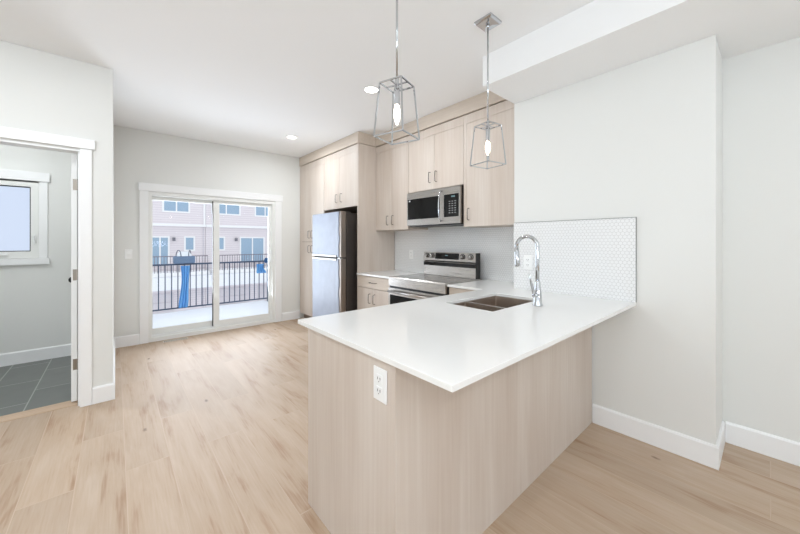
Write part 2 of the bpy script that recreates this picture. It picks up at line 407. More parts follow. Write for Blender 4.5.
# back wall: sliding door opening and bathroom window opening
xs = [XL - 0.15, -1.43, -0.64, 0.33, 1.968, XK + 0.15]; zs = [-0.06, 1.15, 1.99, ZC]
xs = [XL - 0.15, -1.43, -0.64, 0.33, 1.968, XK + 0.15]; zs = [-0.06, 1.14, 1.977, 2.0, ZC]
struct('wall_back', cells(B(), xs, zs, lambda i, j: not ((i == 1 and j == 1) or (i == 3 and j in (0, 1))), YK, YK + 0.17, 'XZ'), 'wall')
struct('wall_kitchen', cbox(XK, XK + 0.15, YR - 0.15, YK, -0.06, ZC), 'wall')
struct('wall_right', cbox(XW, XK - 0.001, Y0, Y1, 0, ZB - 0.001), 'wall')
xs = [XL, -1.0, -0.200, XD]; zs = [0, 2.058, ZC - 0.001]
struct('wall_left', cells(B(), xs, zs, lambda i, j: not (i == 1 and j == 0), YD, YD + 0.118, 'XZ'), 'wall')
struct('wall_passage', cbox(XD - 0.11, XD, YD + 0.119, YK - 0.001, 0, ZC - 0.001), 'wall')
struct('wall_bathroom', cbox(-2.0, -1.9, YD + 0.119, YK - 0.001, 0, ZC - 0.001), 'wall')
# walls behind the camera, with windows assumed there to let sky light in
ys = [YR - 0.15, -2.35, 1.15, YK]; zs = [-0.06, 0.55, 2.35, ZC]
struct('wall_far_left', cells(B(), ys, zs, lambda i, j: not (i == 1 and j == 1), XL - 0.15, XL, 'YZ'), 'wall')
xs = [XL, -2.05, 1.45, XK]; 
struct('wall_rear', cells(B(), xs, zs, lambda i, j: not (i == 1 and j == 1), YR - 0.15, YR, 'XZ'), 'wall')
def frame_y(bm, x0, x1, z0, z1, y0, y1, t):
    return cells(bm, [x0, x0 + t, x1 - t, x1], [z0, z0 + t, z1 - t, z1], lambda i, j: not (i == 1 and j == 1), y0, y1, 'XZ')
w2 = sroot('window_2', (-0.3, YR - 0.08, 0.55))
obj('frame', frame_y(B(), -2.04, 1.44, 0.56, 2.34, YR - 0.12, YR - 0.05, 0.07), 'vinyl', w2)
for xx in (-0.9, 0.28): obj('mullion', cbox(xx - 0.03, xx + 0.03, YR - 0.115, YR - 0.055, 0.63, 2.27), 'vinyl', w2)
w3 = sroot('window_3', (XL - 0.08, -0.6, 0.55))
obj('frame', cells(B(), [-2.34, -2.27, 1.07, 1.14], [0.56, 0.63, 2.27, 2.34], lambda i, j: not (i == 1 and j == 1), XL - 0.12, XL - 0.05, 'YZ'), 'vinyl', w3)
for yy in (-1.2, 0.0): obj('mullion', cbox(XL - 0.115, XL - 0.055, yy - 0.03, yy + 0.03, 0.63, 2.27), 'vinyl', w3)

# baseboards: height .135 with eased top edge
def base_profile_bm(axis, a0, a1, face, sign):
    """board on a wall face; sign = direction it sticks out"""
    t = 0.014; h = 0.135
    p = [(face, 0.0), (face + sign * t, 0.0), (face + sign * t, h - 0.012), (face + sign * (t - 0.006), h), (face, h)]
    return extrude_profile(B(), p, a0, a1, 'Y' if axis == 'Y' else 'X')
struct('baseboard_right', base_profile_bm('Y', Y0 - 0.014, 0.858, XW, -1), 'trim')
struct('baseboard_right_return', base_profile_bm('X', XW, XK - 0.015, Y0, -1), 'trim')
struct('baseboard_recess', base_profile_bm('Y', YR, Y0 - 0.015, XK, -1), 'trim')
struct('baseboard_left', base_profile_bm('X', -0.142, XD + 0.014, YD, -1), 'trim')
struct('baseboard_far_left', base_profile_bm('X', XL, -1.075, YD, -1), 'trim')
struct('baseboard_passage', base_profile_bm('Y', YD, YK - 0.015, XD, 1), 'trim')
struct('baseboard_back', base_profile_bm('X', XD, 0.232, YK, -1), 'trim')
struct('baseboard_back_right', base_profile_bm('X', 2.089, 2.40, YK, -1), 'trim')
struct('baseboard_bathroom', base_profile_bm('X', -1.9, -0.13, YK, -1), 'trim')

# ---- sliding glass door (door_1)
d1 = sroot('door_1', (1.15, YK, 0))
casing = B()
box(casing, 0.233, 0.325, YK - 0.018, YK, 0, 2.0); box(casing, 1.973, 2.088 - 0.01, YK - 0.018, YK, 0, 2.0)
obj('casing', casing, 'trim', d1, bevel=0.003)
obj('head_casing', cbox(0.222, 2.095, YK - 0.026, YK, 1.985, 2.087), 'trim', d1, bevel=0.003)
obj('outer_frame', cells(B(), [0.326, 0.36, 1.93, 1.972], [0.0, 0.055, 1.93, 1.98], lambda i, j: not (i == 1 and j == 1), YK - 0.004, YK + 0.15, 'XZ'), 'vinyl', d1, bevel=0.002)
sl = B(); box(sl, 0.36, 1.93, YK + 0.02, YK + 0.03, 0.055, 0.068); box(sl, 0.36, 1.93, YK + 0.075, YK + 0.085, 0.055, 0.068)
obj('track', sl, 'vinyl', d1)
def sash(name, x0, x1, xa, xb, y, z0=0.068, z1=1.928, ga=0.15, gb=1.885):
    f = obj(name, cells(B(), [x0, xa, xb, x1], [z0, ga, gb, z1], lambda i, j: not (i == 1 and j == 1), y, y + 0.04, 'XZ'), 'vinyl', d1, bevel=0.002)
    obj('glass_pane', cbox(xa - 0.005, xb + 0.005, y + 0.018, y + 0.023, ga - 0.005, gb + 0.005), 'glass', f)
    return f
s1 = sash('fixed_panel', 0.36, 1.125, 0.375, 1.092, YK + 0.095)
s2 = sash('sliding_panel', 1.085, 1.93, 1.165, 1.885, YK + 0.035)
g = B(); box(g, 1.078, 1.086, YK + 0.04, YK + 0.09, 0.075, 1.92)
obj('weather_strip', g, 'darkgrey', s1)
hd = B(); box(hd, 1.897, 1.918, YK + 0.024, YK + 0.034, 0.99, 1.19); tube(hd, [(1.907, YK + 0.026, 1.01), (1.907, YK - 0.003, 1.02), (1.907, YK - 0.006, 1.09), (1.907, YK - 0.003, 1.16), (1.907, YK + 0.026, 1.17)], 0.007, 8)
obj('door_handle', hd, 'plate', s2, smooth=False)
st = B(); box(st, 0.40, 0.50, YK + 0.094, YK + 0.0945, 0.085, 0.105)
obj('stop_clip', cbox(1.10, 1.19, YK + 0.012, YK + 0.034, 0.056, 0.085), 'vinyl', d1, bevel=0.004)

# ---- bathroom door (door_2): jamb, casing and the slab standing open
d2 = sroot('door_2', (-0.6, YD, 0))
cb = B(); box(cb, -0.213, -0.143, YD - 0.018, YD, 0, 2.066); box(cb, -1.073, -1.0, YD - 0.018, YD, 0, 2.066)
obj('casing', cb, 'trim', d2, bevel=0.003)
obj('head_casing', cbox(-1.09, -0.124, YD - 0.026, YD, 2.067, 2.146), 'trim', d2, bevel=0.003)
jb = B(); box(jb, -0.216, -0.2005, YD - 0.002, YD + 0.119, 0, 2.043); box(jb, -0.9995, -0.985, YD - 0.002, YD + 0.119, 0, 2.043); box(jb, -0.9995, -0.2005, YD - 0.002, YD + 0.119, 2.043, 2.0575)
obj('jamb', jb, 'trim', d2)
sj = B(); box(sj, -0.226, -0.2165, YD + 0.02, YD + 0.075, 0.001, 2.0425); box(sj, -0.985, -0.974, YD + 0.02, YD + 0.075, 0.001, 2.0425)
obj('door_stop', sj, 'trim', d2)
slab = obj('door_slab', cbox(-0.272, -0.236, YD + 0.121, YD + 0.121 + 0.75, 0.012, 2.035), 'door', d2, bevel=0.002)
for zz in (1.79, 1.05, 0.315):
    hb = B(); box(hb, -0.262, -0.238, YD + 0.119, YD + 0.1208, zz - 0.045, zz + 0.045); tube(hb, [(-0.231, YD + 0.112, zz - 0.045), (-0.231, YD + 0.112, zz + 0.045)], 0.005, 8)
    obj('hinge', hb, 'brassy', slab)
kn = B()
for sgn, xf in ((-1, -0.272), (1, -0.236)):
    lathe(kn, (xf, YD + 0.80, 0.955), [(0.001, 0), (0.027, 0), (0.027, sgn * 0.008), (0.011, sgn * 0.012), (0.011, sgn * 0.035), (0.025, sgn * 0.042), (0.027, sgn * 0.055), (0.014, sgn * 0.066), (0.001, sgn * 0.068)], 18, 'X')
obj('door_knob', kn, 'black', slab, smooth=True)

# ---- bathroom window (window_1)
w1 = sroot('window_1', (-1.03, YK, 1.07))
cs = B(); box(cs, -0.64, -0.572, YK - 0.018, YK, 1.141, 1.989); box(cs, -1.498, -1.43, YK - 0.018, YK, 1.141, 1.989)
obj('casing', cs, 'trim', w1, bevel=0.003)
obj('head_casing', cbox(-1.515, -0.556, YK - 0.026, YK, 1.99, 2.09), 'trim', w1, bevel=0.003)
obj('apron', cbox(-1.515, -0.556, YK - 0.026, YK, 1.07, 1.14), 'trim', w1, bevel=0.003)
obj('window_frame', cells(B(), [-1.429, -1.375, -0.702, -0.641], [1.141, 1.215, 1.925, 1.999], lambda i, j: not (i == 1 and j == 1), YK + 0.0, YK + 0.07, 'XZ'), 'vinyl', w1, bevel=0.004)
obj('seal', cells(B(), [-1.376, -1.366, -0.711, -0.701], [1.214, 1.224, 1.916, 1.926], lambda i, j: not (i == 1 and j == 1), YK + 0.018, YK + 0.04, 'XZ'), 'slot', w1)
obj('frosted_pane', cbox(-1.37, -0.707, YK + 0.028, YK + 0.034, 1.22, 1.92), 'frost', w1)
lk = B(); box(lk, -0.680, -0.664, YK - 0.008, YK - 0.0005, 1.30, 1.40); tube(lk, [(-0.672, YK - 0.008, 1.34), (-0.672, YK - 0.03, 1.33), (-0.672, YK - 0.034, 1.385)], 0.006, 8)
obj('window_latch', lk, 'plate', w1)
ck = B(); box(ck, -1.08, -0.86, YK - 0.02, YK - 0.0005, 1.172, 1.198)
obj('crank', ck, 'plate', w1, bevel=0.006)

# ================================================================== KITCHEN
def pull(parent, x, y, z, length, vertical=True, name='handle'):
    """slim bar pull standing off a face at x (faces -X)"""
    bm = B(); h = length / 2; r = 0.0048; off = 0.03
    a = (lambda s, o: (x - o, y, z + s)) if vertical else (lambda s, o: (x - o, y + s, z))
    q = h - 0.012
    tube(bm, [a(-q, 0.0), a(-q, off * 0.7), a(-q + 0.006, off), a(0, off + 0.002), a(q - 0.006, off), a(q, off * 0.7), a(q, 0.0)], r, 8)
    return obj(name, bm, 'nickel', parent, smooth=True)

def front(parent, name, x, y0, y1, z0, z1, hy=None, hz=None, hl=0.13, vertical=True, m='wood', t=0.019):
    g = 0.0018
    d = obj(name, cbox(x, x + t, y0 + g, y1 - g, z0 + g, z1 - g), m, parent, bevel=0.0012)
    if hy is not None: pull(d, x, hy, hz, hl, vertical)
    return d
ZT = 2.62; ZD = 2.525
# --- pantry
XT = 2.402
p = thing('pantry_cabinet', 'tall light oak pantry cabinet with paired doors in the corner by the sliding door', 'cabinet', (2.72, 4.93, 0))
obj('carcass', cbox(XT + 0.021, XK - 0.002, 4.508, YK - 0.002, 0.10, ZT), 'wood_dark', p)
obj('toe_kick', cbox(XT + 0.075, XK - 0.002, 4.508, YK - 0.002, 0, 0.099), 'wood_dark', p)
obj('top_filler', cbox(XT, XT + 0.020, 4.508, YK - 0.002, ZD, ZT - 0.006), 'wood', p)
obj('side_filler', cbox(XT, XT + 0.020, 5.325, YK - 0.002, 0.10, ZD), 'wood', p)
for (a, b_, hy) in ((4.946, 5.325, 4.998), (4.508, 4.946, 4.892)):
    front(p, 'door', XT, a, b_, 1.322, ZD, hy, 1.44, 0.14)
    front(p, 'door', XT, a, b_, 0.10, 1.318, hy, 1.20, 0.14)
# --- cabinet over the fridge, with its full height end panel
p = thing('fridge_cabinet', 'light oak cabinet bridging over the refrigerator with full height end panel', 'cabinet', (2.72, 4.04, 0))
obj('carcass', cbox(XT + 0.021, XK - 0.002, 3.600, 4.504, 1.797, ZT), 'wood_dark', p)
obj('end_panel', cbox(XT, XK - 0.012, 3.573, 3.598, 0, ZT), 'wood', p, bevel=0.001)
obj('top_filler', cbox(XT, XT + 0.020, 3.600, 4.504, ZD, ZT - 0.006), 'wood', p)
front(p, 'door', XT, 4.053, 4.504, 1.797, ZD, 4.118, 1.94, 0.14)
front(p, 'door', XT, 3.600, 4.053, 1.797, ZD, 3.985, 1.94, 0.14)
# --- uppers
XU = 2.691
def upper(label, ya, yb, zb, doors, filler=None):
    q = thing('wall_cabinet', label, 'cabinet', (2.87, (ya + yb) / 2, zb))
    obj('carcass', cbox(XU + 0.021, XK - 0.002, ya, yb, zb, ZT), 'wood', q)
    obj('top_filler', cbox(XU, XU + 0.020, ya, yb, ZD, ZT - 0.006), 'wood', q)
    if filler: obj('side_filler', cbox(XU, XU + 0.020, filler[0], filler[1], zb, ZD), 'wood', q)
    for (a, b_, hy, hz) in doors: front(q, 'door', XU, a, b_, zb, ZD, hy, hz, 0.14)
upper('light oak wall cabinet with two doors between the tall end panel and the microwave', 2.918, 3.571, 1.474,
      [(3.248, 3.571, 3.308, 1.60), (2.918, 3.248, 3.202, 1.60)])
upper('short light oak wall cabinet with two doors directly above the microwave', 2.079, 2.916, 1.912,
      [(2.49, 2.916, 2.548, 2.05), (2.079, 2.49, 2.452, 2.05)])
upper('single door light oak wall cabinet beside the microwave where the white wall begins', 1.486, 2.077, 1.474,
      [(1.486, 2.042, 2.010, 1.60)], (2.042, 2.077))
# --- crown
def crown_bm():
    bm = B()
    # plan of the run, following tall fronts then stepping back to the uppers
    path = [(XT - 0.012, YK - 0.003), (XT - 0.012, 3.561), (XU - 0.012, 3.561), (XU - 0.012, Y1 + 0.003)]
    back = [(XT + 0.03, YK - 0.003), (XT + 0.03, 3.603), (XU + 0.03, 3.603), (XU + 0.03, Y1 + 0.003)]
    prof = [(0.0, ZT + 0.004), (0.0, ZC - 0.014), (-1.0, ZC - 0.004), (-1.0, ZC - 0.001)]
    rows = []
    for (px, py), (bx, by) in zip(path, back):
        o_ = [(px, py, ZT + 0.004), (px, py, ZC - 0.001), (bx, by, ZC - 0.001), (bx, by, ZT + 0.004)]
        rows.append([bm.verts.new(q) for q in o_])
    for i in range(3):
        for k in range(4): bm.faces.new([rows[i][k], rows[i][(k + 1) % 4], rows[i + 1][(k + 1) % 4], rows[i + 1][k]])
    bm.faces.new(rows[0]); bm.faces.new(rows[-1][::-1]); return bm
tag(obj('crown_moulding', crown_bm(), 'wood_y', bevel=0.001), 'flat light oak crown moulding running along the ceiling above all the cabinets', 'moulding')

# --- fridge
XF = 2.20
p = thing('refrigerator', 'stainless refrigerator with top freezer, doors still wrapped in bluish film', 'refrigerator', (2.6, 4.07, 0))
FY0, FY1 = 3.672, 4.466
obj('body', cbox(2.284, 2.99, FY0 + 0.004, FY1 - 0.004, 0.03, 1.70), 'darkgrey', p, bevel=0.006)
bt = B(); box(bt, 2.30, 2.95, FY0 + 0.03, FY1 - 0.03, 0.0, 0.03); obj('base_grille', bt, 'black', p)
for ya in (FY0 + 0.02, FY1 - 0.09): obj('hinge_cover', cbox(2.285, 2.36, ya, ya + 0.07, 1.701, 1.722), 'darkgrey', p, bevel=0.005)
def fdoor(z0, z1, film_n):
    d = obj('door', cbox(XF, 2.278, FY0, FY1, z0, z1), 'steel_v', p, bevel=0.008, label='brushed steel refrigerator door')
    # protective film: slightly wrinkled sheet over the door face
    bm = B(); nx, nz = 40, 60; V = []
    ya, yb = FY0 + 0.045, FY1 + 0.004
    for j in range(nz + 1):
        r_ = []
        for i in range(nx + 1):
            y = ya + (yb - ya) * i / nx; z = z0 + 0.004 + (z1 - z0 - 0.008) * j / nz
            wv = mnoise.noise(Vector((y * 4 + film_n * 9, z * 1.6, 0.3))) * 0.004 + mnoise.noise(Vector((y * 14, z * 5, film_n))) * 0.0015
            if i == 0: y += mnoise.noise(Vector((z * 7, film_n, 0))) * 0.03
            r_.append(bm.verts.new((XF - 0.004 - abs(wv), y, z)))
        V.append(r_)
    for j in range(nz):
        for i in range(nx): bm.faces.new([V[j][i], V[j][i + 1], V[j + 1][i + 1], V[j + 1][i]])
    f = obj('protective_film', bm, 'film', d, smooth=True, label='wrinkled bluish plastic film on the door')
    sf_ = f.modifiers.new('thickness', 'SOLIDIFY'); sf_.thickness = 0.0006
    return d
fz = fdoor(1.118, 1.722, 1); ff = fdoor(0.05, 1.098, 2)
obj('gasket', cbox(2.22, 2.283, FY0 + 0.012, FY1 - 0.012, 1.0985, 1.1175), 'slot', p)
hb = B(); box(hb, XF - 0.02, XF + 0.03, FY0 + 0.0, FY0 + 0.05, 1.100, 1.116)
obj('middle_hinge', hb, 'chrome', p, bevel=0.003)
for (dd, z0, z1) in ((fz, 1.119, 1.145), (ff, 1.072, 1.097)):
    obj('grip_rail', cbox(XF - 0.016, XF - 0.006, FY0 + 0.10, FY1 - 0.01, z0, z1), 'nickel', dd, bevel=0.003)

# --- base cabinet left of the range
XB = 2.400
p = thing('base_cabinet', 'light oak base cabinet with one drawer over two doors between refrigerator panel and range', 'cabinet', (2.7, 3.235, 0))
obj('carcass', cbox(XB + 0.020, XK - 0.002, 2.90, 3.571, 0.10, 0.892), 'wood', p)
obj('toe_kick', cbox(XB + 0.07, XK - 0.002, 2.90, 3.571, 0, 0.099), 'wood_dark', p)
front(p, 'drawer', XB, 2.90, 3.571, 0.737, 0.886, 3.235, 0.812, 0.15, False, 'wood_y')
front(p, 'door', XB, 3.257, 3.571, 0.10, 0.735, 3.305, 0.61, 0.14)
front(p, 'door', XB, 2.90, 3.257, 0.10, 0.735, 3.205, 0.61, 0.14)
# --- corner base cabinet right of the range
p = thing('base_cabinet', 'light oak corner base cabinet between the range and the peninsula', 'cabinet', (2.7, 1.77, 0))
obj('carcass', cbox(XB + 0.020, XK - 0.002, 1.487, 2.028, 0.10, 0.892), 'wood', p)
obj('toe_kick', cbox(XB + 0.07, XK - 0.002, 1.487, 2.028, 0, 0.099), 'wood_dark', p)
front(p, 'drawer', XB, 1.60, 2.028, 0.737, 0.886, 1.815, 0.812, 0.13, False, 'wood_y')
front(p, 'door', XB, 1.60, 2.028, 0.10, 0.735, 1.66, 0.61, 0.14)

# --- peninsula
p = thing('peninsula_cabinet', 'light oak peninsula base with plain back and end panels under the white worktop', 'cabinet', (1.6, 1.2, 0))
obj('back_panel', cbox(0.733, XW - 0.016, 0.861, 0.881, 0, 0.892), 'wood', p, bevel=0.0008)
obj('end_panel', cbox(0.7335, 0.753, 0.8815, 1.542, 0, 0.892), 'wood', p, bevel=0.0008)
obj('bottom_panel', cbox(0.7535, 2.38, 0.8815, 1.50, 0.10, 0.118), 'wood_dark', p)
obj('toe_kick', cbox(0.7535, 2.38, 1.44, 1.455, 0, 0.099), 'wood_dark', p)
xsd = [0.7535, 1.14, 1.53, 1.96, 2.375]
for i in range(4):
    d = obj('door', cbox(xsd[i] + 0.002, xsd[i + 1] - 0.002, 1.515, 1.534, 0.102, 0.885), 'wood', p, bevel=0.001)
    hx = xsd[i + 1] - 0.05 if i % 2 == 0 else xsd[i] + 0.05
    bm = B(); tube(bm, [(hx, 1.534, 0.66), (hx, 1.562, 0.662), (hx, 1.566, 0.72), (hx, 1.562, 0.778), (hx, 1.534, 0.78)], 0.0048, 8)
    obj('handle', bm, 'nickel', d, smooth=True)

# --- worktops
xs = [0.718, 1.658, 2.272, 2.376, XW - 0.002, XK - 0.010]; ys = [0.594, 1.070, 1.438, Y1 + 0.002, 1.633, 2.030]
def keep(i, j):
    if i == 1 and j == 1: return False
    if j <= 2: return i <= 3
    if j == 3: return True
    return i >= 3
tag(obj('worktop', cells(B(), xs, ys, keep, 0.893, 0.914), 'quartz', bevel=0.0018),
    'large white quartz worktop covering the peninsula and turning to the range', 'worktop')
tag(obj('worktop', cbox(2.376, XK - 0.010, 2.899, 3.572, 0.893, 0.914), 'quartz', bevel=0.0018),
    'short white quartz worktop on the drawer cabinet beside the refrigerator panel', 'worktop')

# --- sink
p = thing('kitchen_sink', 'stainless double bowl sink set under the white peninsula worktop', 'sink', (1.97, 1.24, 0.69))
def basin(x0, x1, y0, y1, zt, depth):
    bm = B(); r = 0.012; n = 5
    def ring(x0, x1, y0, y1, z, r):
        pts = []
        for (cx, cy, a0) in ((x1 - r, y1 - r, 0), (x0 + r, y1 - r, 90), (x0 + r, y0 + r, 180), (x1 - r, y0 + r, 270)):
            for k in range(n + 1):
                a = math.radians(a0 + 90 * k / n); pts.append(bm.verts.new((cx + r * math.cos(a), cy + r * math.sin(a), z)))
        return pts
    rs = [ring(x0, x1, y0, y1, zt, r), ring(x0 + 0.004, x1 - 0.004, y0 + 0.004, y1 - 0.004, zt - depth + 0.02, r),
          ring(x0 + 0.012, x1 - 0.012, y0 + 0.012, y1 - 0.012, zt - depth + 0.005, r), ring(x0 + 0.03, x1 - 0.03, y0 + 0.03, y1 - 0.03, zt - depth, r * 0.8)]
    for a, b in zip(rs[:-1], rs[1:]):
        m_ = len(a)
        for k in range(m_): bm.faces.new([a[k], a[(k + 1) % m_], b[(k + 1) % m_], b[k]])
    bm.faces.new(rs[-1]); return bm
for (x0, x1) in ((1.655, 1.880), (1.904, 2.275)):
    bo = obj('bowl', basin(x0, x1, 1.067, 1.441, 0.8915, 0.19), 'sink', p, smooth=False)
    so = bo.modifiers.new('thickness', 'SOLIDIFY'); so.thickness = 0.0012; so.offset = 0
    dr = B(); lathe(dr, ((x0 + x1) / 2, 1.23, 0.6985), [(0.001, 0), (0.042, 0), (0.042, 0.003), (0.03, 0.003), (0.026, 0.0008), (0.001, 0.0008)], 24)
    obj('drain', dr, 'chrome', bo)
rim = cells(B(), [1.635, 1.6535, 1.881, 1.903, 2.2765, 2.300], [1.050, 1.0655, 1.4425, 1.460], lambda i, j: j in (0, 2) or i in (0, 2, 4), 0.889, 0.8925)
obj('rim', rim, 'steel', p)

# --- faucet
FX, FY = 2.026, 0.98
p = thing('kitchen_faucet', 'tall chrome gooseneck faucet with pull-down spray and side lever behind the sink', 'faucet', (FX, FY, 0.914))
bd = B(); lathe(bd, (FX, FY, 0.914), [(0.03, 0.0005), (0.03, 0.006), (0.026, 0.012), (0.025, 0.07), (0.021, 0.10), (0.0165, 0.15), (0.0145, 0.16)], 24)
obj('body', bd, 'chrome', p, smooth=True)
pts = [(FX, FY, 1.06), (FX, FY, 1.18), (FX, FY, 1.285)]
R_ = 0.072
for k in range(1, 17):
    a = math.pi - math.pi * k / 16 * 1.05
    pts.append((FX, FY + R_ + R_ * math.cos(a), 1.285 + R_ * math.sin(a)))
nk = B(); tube(nk, pts, 0.0125, 14); obj('gooseneck', nk, 'chrome', p, smooth=True)
e = Vector(pts[-1]); dirn = (Vector(pts[-1]) - Vector(pts[-2])).normalized()
sh = B(); tube(sh, [e - dirn * 0.005, e + dirn * 0.02, e + dirn * 0.05, e + dirn * 0.105, e + dirn * 0.118], [0.0135, 0.016, 0.0155, 0.0185, 0.016], 16)
obj('spray_head', sh, 'chrome', p, smooth=True)
lv = B(); tube(lv, [(FX - 0.012, FY, 0.985), (FX - 0.045, FY, 0.985)], [0.017, 0.014], 16)
obj('lever_hub', lv, 'chrome', p, smooth=True)
lv = B(); tube(lv, [(FX - 0.032, FY, 0.985), (FX - 0.052, FY, 1.01), (FX - 0.085, FY, 1.07), (FX - 0.112, FY, 1.125)], [0.011, 0.010, 0.006, 0.003], 12)
obj('lever', lv, 'chrome', p, smooth=True)

# --- backsplash tile
XS = XW - 0.008
p = thing('tile_backsplash', 'white hexagon mosaic backsplash on the bright wall behind the faucet, framed by metal edging', 'backsplash', (XW, 1.04, 0.915))
obj('tile_field', cbox(XS, XW - 0.0005, 0.597, Y1, 0.9145, 1.484), 'hex', p)
obj('edge_trim', cells(B(), [0.593, 0.597, Y1], [0.9145, 1.484, 1.488], lambda i, j: i == 0 or j == 1, XS - 0.001, XW - 0.0005, 'YZ'), 'edge', p)
p = thing('tile_backsplash', 'white hexagon mosaic backsplash under the wall cabinets behind the range', 'backsplash', (XK, 2.5, 0.915))
obj('tile_field', cbox(XK - 0.009, XK - 0.0005, Y1 + 0.002, 3.571, 0.9145, 1.473), 'hex', p)

# --- outlets
def outlet_x(label, x, y, z, wd=0.078, ht=0.122):
    q = thing('wall_outlet', label, 'outlet', (x, y, z))
    obj('cover_plate', cbox(x - 0.006, x - 0.0004, y - wd / 2, y + wd / 2, z - ht / 2, z + ht / 2), 'plate', q, bevel=0.003)
    for s_ in (1, -1):
        zc_ = z + s_ * 0.022
        f_ = obj('socket', cbox(x - 0.0095, x - 0.0062, y - 0.018, y + 0.018, zc_ - 0.016, zc_ + 0.016), 'plate', q, bevel=0.004)
        b_ = B(); box(b_, x - 0.0101, x - 0.0096, y - 0.0085, y - 0.006, zc_ - 0.003, zc_ + 0.007); box(b_, x - 0.0101, x - 0.0096, y + 0.006, y + 0.0085, zc_ - 0.003, zc_ + 0.007)
        lathe(b_, (x - 0.0099, y, zc_ - 0.009), [(0.0022, -0.0002), (0.0022, 0.0003)], 8, 'X')
        obj('slot', b_, 'slot', f_)
    return q
outlet_x('white duplex outlet on the end panel of the peninsula just below the worktop', 0.733, 0.943, 0.798)
outlet_x('white duplex outlet on the mosaic backsplash behind the chrome faucet', XS, 1.352, 1.147)
outlet_x('white duplex outlet on the range backsplash between drawer cabinet and wall cabinet', XK - 0.009, 3.22, 1.15)
q = thing('light_switch', 'white rocker light switch on the back wall beside the sliding door casing', 'switch', (0.125, YK, 1.165))
obj('cover_plate', cbox(0.087, 0.163, YK - 0.006, YK - 0.0004, 1.104, 1.226), 'plate', q, bevel=0.003)
obj('rocker', extrude_profile(B(), [(YK - 0.0062, 1.132), (YK - 0.0105, 1.165), (YK - 0.0075, 1.198), (YK - 0.0062, 1.198)], 0.108, 0.142, 'X'), 'plate', q)

# --- range
RY0, RY1, XR = 2.042, 2.893, 2.362
p = thing('kitchen_range', 'freestanding stainless electric range with glass cooktop, raised control backguard and front oven door', 'range', (2.68, 2.46, 0))
obj('body', cbox(XR + 0.03, 2.96, RY0 + 0.003, RY1 - 0.003, 0.05, 0.905), 'black', p)
for yy in (RY0 + 0.05, RY1 - 0.05):
    for xx in (2.45, 2.9): obj('foot', lathe(B(), (xx, yy, 0), [(0.018, 0), (0.018, 0.05)], 12), 'black', p)
ct = obj('cooktop', cbox(XR + 0.025, 2.958, RY0 + 0.004, RY1 - 0.004, 0.906, 0.922), 'cooktop', p, bevel=0.002)
for (cx, cy, rr) in ((2.52, 2.24, 0.09), (2.52, 2.68, 0.11), (2.76, 2.24, 0.09), (2.76, 2.68, 0.08)):
    obj('burner_ring', lathe(B(), (cx, cy, 0.9221), [(rr - 0.0015, 0), (rr - 0.0015, 0.0003), (rr + 0.0015, 0.0003), (rr + 0.0015, 0)], 40, cap=False), 'grey', ct)
obj('front_fascia', extrude_profile(B(), [(XR, 0.822), (XR + 0.03, 0.822), (XR + 0.03, 0.924), (XR + 0.008, 0.924), (XR, 0.915)], RY0, RY1, 'Y'), 'steel', p)
for ya in (RY0, RY1 - 0.004): obj('side_trim', cbox(XR + 0.03, 2.955, ya, ya + 0.004, 0.90, 0.9235), 'steel', p)
obj('vent_gap', cbox(XR + 0.012, XR + 0.0295, RY0 + 0.004, RY1 - 0.004, 0.800, 0.8215), 'black', p)
dr_ = obj('oven_door', cells(B(), [RY0 + 0.004, RY0 + 0.05, RY1 - 0.03, RY1 - 0.004], [0.22, 0.33, 0.722, 0.799], lambda i, j: not (i == 1 and j == 1), XR - 0.006, XR + 0.0295, 'YZ'), 'steel', p)
obj('oven_window', cbox(XR - 0.003, XR + 0.02, RY0 + 0.049, RY1 - 0.029, 0.329, 0.723), 'blackglass', dr_)
hn = B(); tube(hn, [(XR - 0.05, RY0 + 0.05, 0.765), (XR - 0.05, RY1 - 0.05, 0.765)], 0.012, 14)
for yy in (RY0 + 0.08, RY1 - 0.08): tube(hn, [(XR - 0.005, yy, 0.765), (XR - 0.05, yy, 0.765)], 0.009, 10)
obj('oven_handle', hn, 'steel', dr_, smooth=True)
obj('storage_drawer', cbox(XR - 0.004, XR + 0.0295, RY0 + 0.004, RY1 - 0.004, 0.06, 0.215), 'steel', p, bevel=0.003)
# backguard: lower panel leans back, upper control panel stands proud
GY0, GY1 = 2.056, 2.835
bgp = extrude_profile(B(), [(2.880, 0.923), (2.935, 0.923), (2.935, 1.198), (2.884, 1.198), (2.866, 1.100), (2.890, 1.085), (2.890, 1.03)], GY0, GY1, 'Y')
bk = obj('backguard', bgp, 'steel', p, bevel=0.002)
obj('guard_end_cap', cbox(2.864, 2.937, GY0 - 0.009, GY0 - 0.0005, 0.923, 1.200), 'black', bk)
def on_panel(y, z, out=0.0):
    """point on the sloping control face"""
    t = (z - 1.100) / (1.198 - 1.100); return (2.866 + 0.018 * t - out, y, z)
def plate_on(name, ya, yb, za, zb_, o_, m, par):
    bm = B()
    a = [bm.verts.new(v) for v in (on_panel(ya, za, o_), on_panel(yb, za, o_), on_panel(yb, zb_, o_), on_panel(ya, zb_, o_))]
    b_ = [bm.verts.new(v) for v in (on_panel(ya, za, -0.003), on_panel(yb, za, -0.003), on_panel(yb, zb_, -0.003), on_panel(ya, zb_, -0.003))]
    bm.faces.new(a); bm.faces.new(b_[::-1])
    for k in range(4): bm.faces.new([a[k], b_[k], b_[(k + 1) % 4], a[(k + 1) % 4]])
    return obj(name, bm, m, par)
dp = plate_on('display_panel', 2.285, 2.640, 1.120, 1.190, 0.0012, 'blackglass', bk)
plate_on('clock_digits', 2.45, 2.485, 1.157, 1.168, 0.0018, 'display', dp)
